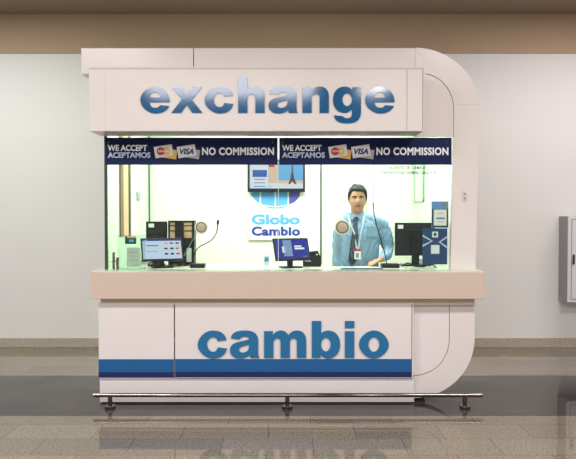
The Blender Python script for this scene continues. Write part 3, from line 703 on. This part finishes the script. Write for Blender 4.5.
# ------------------------------------------------------------------ guard rail
zr = Z(395.2, Yr)
GR = root('guard_rail', 'low steel tube guard rail on short posts along the kiosk front', 'rail', (X(287, Yr), Yr, 0))
bm = B(); tube(bm, [(X(92.3, Yr), Yr, zr), (X(483.3, Yr), Yr, zr)], 0.0175, 20); link('rail_tube', bm, M['steel'], GR, smooth=True)
for px in (109, 287.3, 466):
    x = X(px, Yr)
    bm = B(); lathe(bm, [(0.018, 0.0), (0.018, zr - 0.012)], (x, Yr, 0), 'Z', 16); pst = link('post', bm, M['steel'], GR, smooth=True)
    bm = B(); lathe(bm, [(0.043, 0.0), (0.045, 0.006), (0.043, 0.022), (0.019, 0.026)], (x, Yr, 0), 'Z', 24); link('flange', bm, M['dark_steel'], pst, smooth=True)

# ------------------------------------------------------------------ wall cabinet at the right
Yd = Yw - 0.26
WC = root('wall_cabinet', 'white metal wall cabinet with grey side on the wall right of the kiosk', 'cabinet', (X(590, Yd), Yw, Z(304, Yd)))
bm = B(); p = P(568.2, 216.2, Yd); q = P(640, 302.6, Yd)
box(bm, p.x, q.x, Yd, Yw, q.z, p.z, 0.004); link('cabinet_body', bm, M['grey_metal'], WC)
bm = B(); pbox(bm, (568.2, 216.4), (640, 302.4), Yd - 0.012, Yd, 0.003); ff = link('face_frame', bm, M['cab_white'], WC)
bm = B(); pbox(bm, (572.3, 220), (636, 299), Yd - 0.018, Yd - 0.012, 0.003); dr = link('door', bm, M['cab_white'], WC)
bm = B()
for a, c in (((571.6, 219.4), (572.3, 299.6)), ((571.6, 219.4), (636, 220)), ((571.6, 299), (636, 299.6))): pbox(bm, a, c, Yd - 0.0128, Yd - 0.0118)
link('door_gap', bm, M['groove'], WC)
bm = B(); pbox(bm, (573.1, 254.5), (574.9, 264.5), Yd - 0.034, Yd - 0.018, 0.003); link('handle', bm, M['logo_navy'] if False else M['print_dark'], dr)

# ------------------------------------------------------------------ the clerk
PX, PY = X(360, 6.1), 6.12
PLAT += 0.0015
PE = root('person', 'person in a light blue shirt with dark tie and lanyard behind the counter glass', 'person', (PX, PY, PLAT))
def loft(bm, rings, n=24):
    """rings: (cx, cy, cz, rx, ry) horizontal ellipses, bottom to top"""
    vs = []
    for cx, cy, cz, rx, ry in rings:
        vs.append([bm.verts.new((cx + rx * math.cos(2 * math.pi * k / n), cy + ry * math.sin(2 * math.pi * k / n), cz)) for k in range(n)])
    for a, b in zip(vs, vs[1:]):
        for k in range(n): bm.faces.new((a[k], a[(k + 1) % n], b[(k + 1) % n], b[k]))
    bm.faces.new(vs[0][::-1]); bm.faces.new(vs[-1])
def limb(bm, pts, rad, n=14):
    """tapering limb with rounded ends and joints"""
    pts = [Vector(p) for p in pts]
    P2_, R2_ = [], []
    for i in range(len(pts) - 1):
        for t in (0, .25, .5, .75):
            P2_.append(pts[i].lerp(pts[i + 1], t)); R2_.append(rad[i] + (rad[i + 1] - rad[i]) * t)
    P2_.append(pts[-1]); R2_.append(rad[-1])
    for i in (1, 2):   # soften the bends
        Q = [P2_[0]] + [(P2_[k - 1] + P2_[k] * 2 + P2_[k + 1]) / 4 for k in range(1, len(P2_) - 1)] + [P2_[-1]]; P2_ = Q
    d0 = (P2_[0] - P2_[1]).normalized(); d1 = (P2_[-1] - P2_[-2]).normalized()
    r0, r1 = R2_[0], R2_[-1]
    P2_ = [P2_[0] + d0 * r0 * .95, P2_[0] + d0 * r0 * .7] + P2_ + [P2_[-1] + d1 * r1 * .7, P2_[-1] + d1 * r1 * .95]
    R2_ = [r0 * .25, r0 * .7] + R2_ + [r1 * .7, r1 * .25]
    tube(bm, P2_, R2_, n)
def remesh(bm, voxel, smooth_it=3):
    bmesh.ops.recalc_face_normals(bm, faces=bm.faces)
    me = bpy.data.meshes.new('t'); bm.to_mesh(me); bm.free()
    o = bpy.data.objects.new('t', me); COL.objects.link(o)
    r = o.modifiers.new('r', 'REMESH'); r.mode = 'VOXEL'; r.voxel_size = voxel; r.adaptivity = 0
    s = o.modifiers.new('s', 'SMOOTH'); s.factor = 0.5; s.iterations = smooth_it
    dg = bpy.context.evaluated_depsgraph_get(); dg.update()
    out = bpy.data.meshes.new_from_object(o.evaluated_get(dg))
    bpy.data.objects.remove(o); bpy.data.meshes.remove(me)
    b = bmesh.new(); b.from_mesh(out); bpy.data.meshes.remove(out)
    return b
HX, HZ, HY = X(357.3, 6.1) - PX, Z(200.0, 6.1) - PLAT, -0.035     # head centre (local)
CHIN = Z(211.6, 6.1) - PLAT
def g2(x, z, cx, cz, sx, sz): return math.exp(-((x - cx) / sx) ** 2 - ((z - cz) / sz) ** 2)
def head_pt(th, u, grow=0.0):
    """th: 0 = towards the viewer (-y), u: -1 chin .. 1 crown"""
    z = 0.118 * u
    s = math.sqrt(max(0.0, 1 - abs(u) ** 2.4))
    wx = 0.079 * s; back = 0.098 * s; front = 0.088 * s
    if u < 0:
        k = -u
        wx *= 1 - 0.20 * k ** 1.3 + 0.30 * max(0, k - .55); front *= 1.0 + 0.16 * k; back *= 1 - 0.45 * k
    x = wx * math.sin(th); c = math.cos(th)
    y = -front * c if c > 0 else -back * c
    if c > 0:
        f = c ** 1.5
        y -= f * (0.024 * g2(x, z, 0, -0.022, .012, .016) + 0.013 * g2(x, z, 0, 0.002, .009, .022))       # nose
        y += f * 0.010 * (g2(x, z, .030, .012, .017, .010) + g2(x, z, -.030, .012, .017, .010))             # eye sockets
        y -= f * 0.006 * (g2(x, z, .030, .032, .022, .008) + g2(x, z, -.030, .032, .022, .008))             # brow
        y -= f * 0.007 * (g2(x, z, 0, -.052, .024, .006) + g2(x, z, 0, -.064, .020, .006))                  # lips
        y += f * 0.004 * g2(x, z, 0, -.058, .022, .0022)
        y -= f * 0.010 * g2(x, z, 0, -.098, .022, .014)                                                     # chin
        y -= f * 0.004 * (g2(x, z, .042, -.02, .016, .016) + g2(x, z, -.042, -.02, .016, .016))             # cheeks
    v = Vector((x, y, z))
    if grow: v += Vector((x / .076, y / .095, z / .118)).normalized() * grow
    return v
TURN = Matrix.Rotation(R(-4), 3, 'Z')
def head_w(v): return TURN @ v + Vector((HX, HY, HZ))
def add_head(bm):
    n, m = 56, 52; rings = []
    for j in range(1, m):
        u = -math.cos(math.pi * j / m)
        rings.append([bm.verts.new(head_w(head_pt(2 * math.pi * k / n, u))) for k in range(n)])
    for a, b in zip(rings, rings[1:]):
        for k in range(n): bm.faces.new((a[k], a[(k + 1) % n], b[(k + 1) % n], b[k]))
    bm.faces.new(rings[0][::-1]); bm.faces.new(rings[-1])
    for s in (-1, 1):     # ears
        for (dz, rr) in ((0.014, .016), (0.0, .015), (-.016, .011)):
            t = bmesh.ops.create_uvsphere(bm, u_segments=10, v_segments=8, radius=1)
            for v in t['verts']: v.co = head_w(Vector((s * (.076 + .004) + v.co.x * .008, .012 + v.co.y * rr * .8, dz - .004 + v.co.z * rr)))
NZ = 1.474; NX = X(356.6, 6.0) - PX
# joints (local)
shL = Vector((-0.180, 0.0, 1.408)); elL = Vector((-0.205, 0.03, 1.13)); wrL = Vector((-0.215, 0.0, 0.885))
shR = Vector((0.215, 0.01, 1.41)); elR = Vector((0.285, 0.0, 1.135)); wrR = Vector((0.165, -0.235, 1.076))
def hand(bm, w, fw, side, up, s):
    """palm and five bent fingers; fw forward, side towards the thumb, up the back of the hand"""
    fw, side, up = fw.normalized(), side.normalized(), up.normalized()
    for k in range(4):
        o = (k - 1.5) * .019 * s
        limb(bm, [w, w + fw * .045 + side * -o * .8 + up * .004, w + fw * .085 - side * o], [.016, .0135, .0115], 10)
        L = (.062, .072, .068, .052)[k]
        a = w + fw * .085 - side * o
        d1 = (fw - side * o * 4 + up * .12).normalized(); d2 = (fw - up * .45).normalized(); d3 = (fw - up * .9).normalized()
        limb(bm, [a, a + d1 * L * .42, a + d1 * L * .42 + d2 * L * .33, a + d1 * L * .42 + d2 * L * .33 + d3 * L * .25], [.0105, .0095, .0085, .0075], 9)
    t0 = w + fw * .02 + side * .02
    limb(bm, [t0, t0 + fw * .03 + side * .03 - up * .006, t0 + fw * .06 + side * .038 - up * .012], [.014, .011, .0085], 9)
bm = B()
add_head(bm)
limb(bm, [(HX, HY + .03, HZ - .03), (HX, HY + .035, CHIN), (0, 0.01, 1.43), (0, 0, 1.36)], [.058, .061, .064, .075], 18)
loft(bm, [(0, 0, .88, .13, .10), (0, 0, .95, .165, .115), (0, 0, 1.05, .155, .11), (0, 0, 1.18, .16, .11), (0, 0, 1.30, .17, .105), (0, 0, 1.37, .15, .085), (0, .01, 1.43, .08, .055)])
for sgn, (a, b, c) in ((-1, (shL, elL, wrL)), (1, (shR, elR, wrR))):
    limb(bm, [Vector((sgn * .10, 0, 1.40)), a, b, c], [.045, .050, .043, .027])
hand(bm, wrL, Vector((0, -.12, -1)), Vector((.2, -1, 0)), Vector((-1, 0, .1)), 1)
hand(bm, wrR, Vector((-.72, -.62, -.22)), Vector((-.55, .75, 0)), Vector((-.1, -.15, 1)), 1)
for s in (-1, 1):
    limb(bm, [(s * .09, 0, .90), (s * .10, -.005, .50), (s * .105, .015, .09)], [.085, .058, .038])
    limb(bm, [(s * .105, .03, .045), (s * .115, -.13, .035)], [.04, .034])
bm = remesh(bm, 0.0055, 2)
for f in bm.faces:
    c = f.calc_center_median(); v = TURN.inverted() @ (c - Vector((HX, HY, HZ)))
    f.material_index = 0
    if v.y < -.05:
        if abs(v.x) < .033 - abs(v.z + .058) * 1.2 and -.067 < v.z < -.049: f.material_index = 1
        if .010 < abs(v.x) < .050 and .023 < v.z + abs(abs(v.x) - .03) * .25 < .038: f.material_index = 2
body = link('body', bm, None, PE, True, True, [M['skin'], M['lips'], M['brow']])
for s in (-1, 1):
    e = head_pt(s * .40, .10); e = Vector((s * .031, e.y + .004, .012))
    bm = B(); bmesh.ops.create_uvsphere(bm, u_segments=14, v_segments=10, radius=.0115)
    for v in bm.verts: v.co = head_w(e + Vector((v.co.x * 1.25, v.co.y, v.co.z * .62)))
    eo = link('eye', bm, M['eye'], PE, True, True)
    bm = B(); bmesh.ops.create_uvsphere(bm, u_segments=12, v_segments=8, radius=.0068)
    for v in bm.verts: v.co = head_w(e + Vector((v.co.x, -.0078 + v.co.y * .7, v.co.z)))
    link('iris', bm, M['iris'], eo, True, True)
# hair: cap from the hairline back, thick on top
def hairline(th):
    c = math.cos(th)
    if c > .62: return .69 - .06 * math.sin(th * 1.6 + .5) ** 2
    if c > 0.2: return .64 - (0.62 - c) / .42 * .66
    return -.02 - (0.2 - c) / 1.2 * .42
bm = B(); n, m = 72, 20; R_in, R_out = [], []
for j in range(m + 1):
    ri, ro = [], []
    for k in range(n):
        th = 2 * math.pi * k / n; h0 = hairline(th)
        u = h0 + (0.995 - h0) * j / m
        g = (.011 + .018 * max(0, u) ** 1.2) * min(1, .35 + j / 4)
        nn = noise.noise(Vector((math.sin(th) * 6, math.cos(th) * 6, u * 9)))
        ri.append(bm.verts.new(head_w(head_pt(th, u, -.004)))); ro.append(bm.verts.new(head_w(head_pt(th, u, g + nn * .011 * (.25 + max(0, u))))))
    R_in.append(ri); R_out.append(ro)
for S in (R_in, R_out):
    for a, b in zip(S, S[1:]):
        for k in range(n): bm.faces.new((a[k], a[(k + 1) % n], b[(k + 1) % n], b[k]))
    bm.faces.new(S[-1])
for k in range(n): bm.faces.new((R_in[0][k], R_in[0][(k + 1) % n], R_out[0][(k + 1) % n], R_out[0][k]))
link('hair', bm, M['hair'], PE, True, True)
# shirt
bm = B()
loft(bm, [(0, 0, .93, .178, .128), (0, 0, 1.0, .182, .132), (0, -.005, 1.08, .182, .138), (0, -.005, 1.18, .185, .138), (0, -.003, 1.30, .196, .138), (0, 0, 1.37, .190, .124), (0, .006, 1.42, .150, .100), (NX * .7, .012, 1.462, .092, .080), (NX, .016, 1.488, .068, .068)], 32)
limb(bm, [Vector((-.07, .01, 1.425)), shL + Vector((0, 0, -.012)), elL, wrL + (elL - wrL) * .12], [.062, .068, .060, .042], 18)
limb(bm, [Vector((.05, .01, 1.425)), shR + Vector((0, 0, -.012)), elR, wrR + (elR - wrR) * .12], [.066, .074, .062, .042], 18)
bm = remesh(bm, 0.008, 4)
bmesh.ops.recalc_face_normals(bm, faces=bm.faces); bm.normal_update()
for v in bm.verts:
    c = v.co
    w = noise.noise(Vector((c.x * 8 + c.z * 3, c.y * 9, c.z * 9))) * .009
    w -= (1 - abs(noise.noise(Vector((c.x * 7 + c.z * 6, c.y * 5, c.z * 10 - abs(c.x) * 22))))) ** 6 * .012
    v.co += v.normal * w
link('shirt', bm, M['shirt'], PE, True, True)
def front_y(z): return -.138 if z < 1.30 else -.138 + (z - 1.30) / .15 * .062
for s in (-1, 1):     # collar wings
    bm = B()
    a = [(NX + s * .006, -.080, NZ - .008), (NX + s * .058, -.055, NZ + .030), (NX + s * .085, -.01, NZ + .035), (NX + s * .090, -.035, NZ - .004), (NX + s * .055, -.100, NZ - .055)]
    v1 = [bm.verts.new(p) for p in a]; v2 = [bm.verts.new((p[0] * .98, p[1] + .008, p[2] + .002)) for p in a]
    bm.faces.new(v1); bm.faces.new(v2[::-1])
    for i in range(5): bm.faces.new((v1[i], v1[(i + 1) % 5], v2[(i + 1) % 5], v2[i]))
    link('collar', bm, M['shirt'], PE, True)
bm = B(); limb(bm, [(NX, .01, NZ - .01), (NX, .012, NZ + .028)], [.072, .068], 24); 
bm.free()
# tie
bm = B()
def tiecol(z): return NX - (NZ - z) * .10
rows = [(NZ - .012, .018), (NZ - .045, .024), (NZ - .058, .017), (NZ - .11, .023), (NZ - .18, .028), (NZ - .26, .032), (NZ - .34, .035), (NZ - .42, .037), (NZ - .46, .004)]
f1, f2 = [], []
for z, w in rows:
    x = tiecol(z); y = front_y(z) - .012
    f1.append([bm.verts.new((x - w, y + .003, z)), bm.verts.new((x, y - .004, z)), bm.verts.new((x + w, y + .003, z))])
    f2.append([bm.verts.new((x - w, y + .010, z)), bm.verts.new((x, y + .012, z)), bm.verts.new((x + w, y + .010, z))])
for S in (f1, f2):
    for a, b in zip(S, S[1:]):
        for k in range(2): bm.faces.new((a[k], a[k + 1], b[k + 1], b[k]))
for a, b, c, d in zip(f1, f1[1:], f2, f2[1:]):
    bm.faces.new((a[0], b[0], d[0], c[0])); bm.faces.new((a[2], b[2], d[2], c[2]))
bm.faces.new(f1[0] + f2[0][::-1]); bm.faces.new(f1[-1] + f2[-1][::-1])
tie = link('tie', bm, M['tie'], PE, True)
bm = B()
for i in range(13):
    for s in (-.5, .5, 0):
        z = NZ - .06 - i * .026 - (0.013 if s == 0 else 0); w = .016 + i * .0013
        x = tiecol(z) + s * w * 1.1; y = front_y(z) - .0155
        box(bm, x - .0035, x + .0035, y - .001, y + .004, z - .0035, z + .0035)
link('tie_dots', bm, M['tie_dot'], tie, True)
# lanyard and badge
bx, bz = X(357.6, 5.97) - PX, Z(252.5, 5.97) - PLAT
bm = B()
for s in (-1, 1):
    pts = [Vector((NX + s * .075, -.06, NZ + .005)), Vector((NX + s * .060, -.128, NZ - .07)), Vector((bx + s * .030, -.150, NZ - .16)), Vector((bx + s * .010, -.154, bz + .05)), Vector((bx, -.156, bz + .03))]
    for p, q in zip(pts, pts[1:]):
        d = (q - p).normalized(); sd = d.cross(Vector((0, -1, 0))).normalized() * .0065
        vv = [bm.verts.new(c) for c in (p - sd, p + sd, q + sd, q - sd)]; ww = [bm.verts.new(c + Vector((0, .003, 0))) for c in (p - sd, p + sd, q + sd, q - sd)]
        bm.faces.new(vv); bm.faces.new(ww[::-1])
        for i in range(4): bm.faces.new((vv[i], vv[(i + 1) % 4], ww[(i + 1) % 4], ww[i]))
lan = link('lanyard', bm, M['lanyard'], PE, True)
bm = B(); box(bm, bx - .030, bx + .030, -.164, -.160, bz - .062, bz + .028, .002); bad = link('badge', bm, M['paper'], PE, True)
bm = B(); box(bm, bx - .034, bx + .030, -.166, -.164, bz + .012, bz + .030); link('badge_band', bm, M['red'], bad, True)
bm = B(); box(bm, bx - .016, bx + .010, -.166, -.164, bz - .045, bz - .005); link('badge_photo', bm, M['poster_pale'], bad, True)
bm = B(); p0 = X(367, 5.97) - PX; box(bm, p0, p0 + .10, -.143, -.135, Z(237, 5.97) - PLAT, Z(226, 5.97) - PLAT, .003); link('shirt_pocket', bm, M['shirt'], PE, True)
# trousers and shoes (behind the counter front)
bm = B(); loft(bm, [(0, 0, .80, .16, .11), (0, 0, .88, .178, .125), (0, 0, .96, .172, .122)], 24)
for s in (-1, 1): limb(bm, [(s * .088, 0, .88), (s * .10, -.005, .50), (s * .105, .015, .11)], [.095, .076, .058], 16)
link('trousers', remesh(bm, .012, 3), M['trousers'], PE, True, True)
for s in (-1, 1):
    bm = B(); limb(bm, [(s * .105, .03, .050), (s * .116, -.14, .046)], [.050, .044], 14)
    for v in bm.verts: v.co.z = max(0.0, v.co.z)
    link('shoe', bm, M['shoe'], PE, True, True)

# ------------------------------------------------------------------ light
def area(name, loc, sx, sy, power, rgb, rot=(0, 0, 0)):
    l = bpy.data.lights.new(name, 'AREA'); l.shape = 'RECTANGLE'; l.size = sx; l.size_y = sy; l.energy = power; l.color = rgb
    o = bpy.data.objects.new(name, l); COL.objects.link(o); o.location = loc; o.rotation_euler = rot
    return o
pink = (1.0, 0.94, 0.92); mint = (0.95, 1.0, 0.95); cool = (0.965, 1.0, 0.94)
area('unseen_ceiling_light', (-1.1, -1.55, ZC - 0.03), 3.2, 2.5, 340, (1.0, 0.97, 0.96))
area('unseen_ceiling_light', (1.6, -1.3, ZC - 0.03), 0.5, 2.0, 90, (1.0, 0.97, 0.96))
area('unseen_ceiling_light', (-2.6, 2.2, ZC - 0.03), 1.6, 0.6, 150, (1.0, 0.96, 0.94))
area('unseen_ceiling_light', (2.6, 2.2, ZC - 0.03), 1.6, 0.6, 150, pink)
for x, c in ((-3.8, (0.96, 1.0, 0.97)), (3.8, (1.0, 0.92, 0.94)), (0, mint)):  # unseen lights added near the back wall to brighten and tint it
    o = area('unseen_ceiling_light', (x, 6.0, ZC - 0.03), 2.4, 0.6, 80 if x else 15, c)
for x in (-0.85, 0.0, 0.85):
    area('booth_lamp', (x, Yp + 0.75, 2.73), 0.75, 0.9, 28, cool)
w = bpy.data.worlds.new('world'); SC.world = w; w.use_nodes = True
bg = w.node_tree.nodes['Background']; bg.inputs[0].default_value = (0.92, 0.95, 1.0, 1); bg.inputs[1].default_value = 0.7

SC.view_settings.view_transform = 'Standard'; SC.view_settings.look = 'None'
SC.view_settings.exposure = 0.0; SC.view_settings.gamma = 1.0; SC.view_settings.use_curve_mapping = False
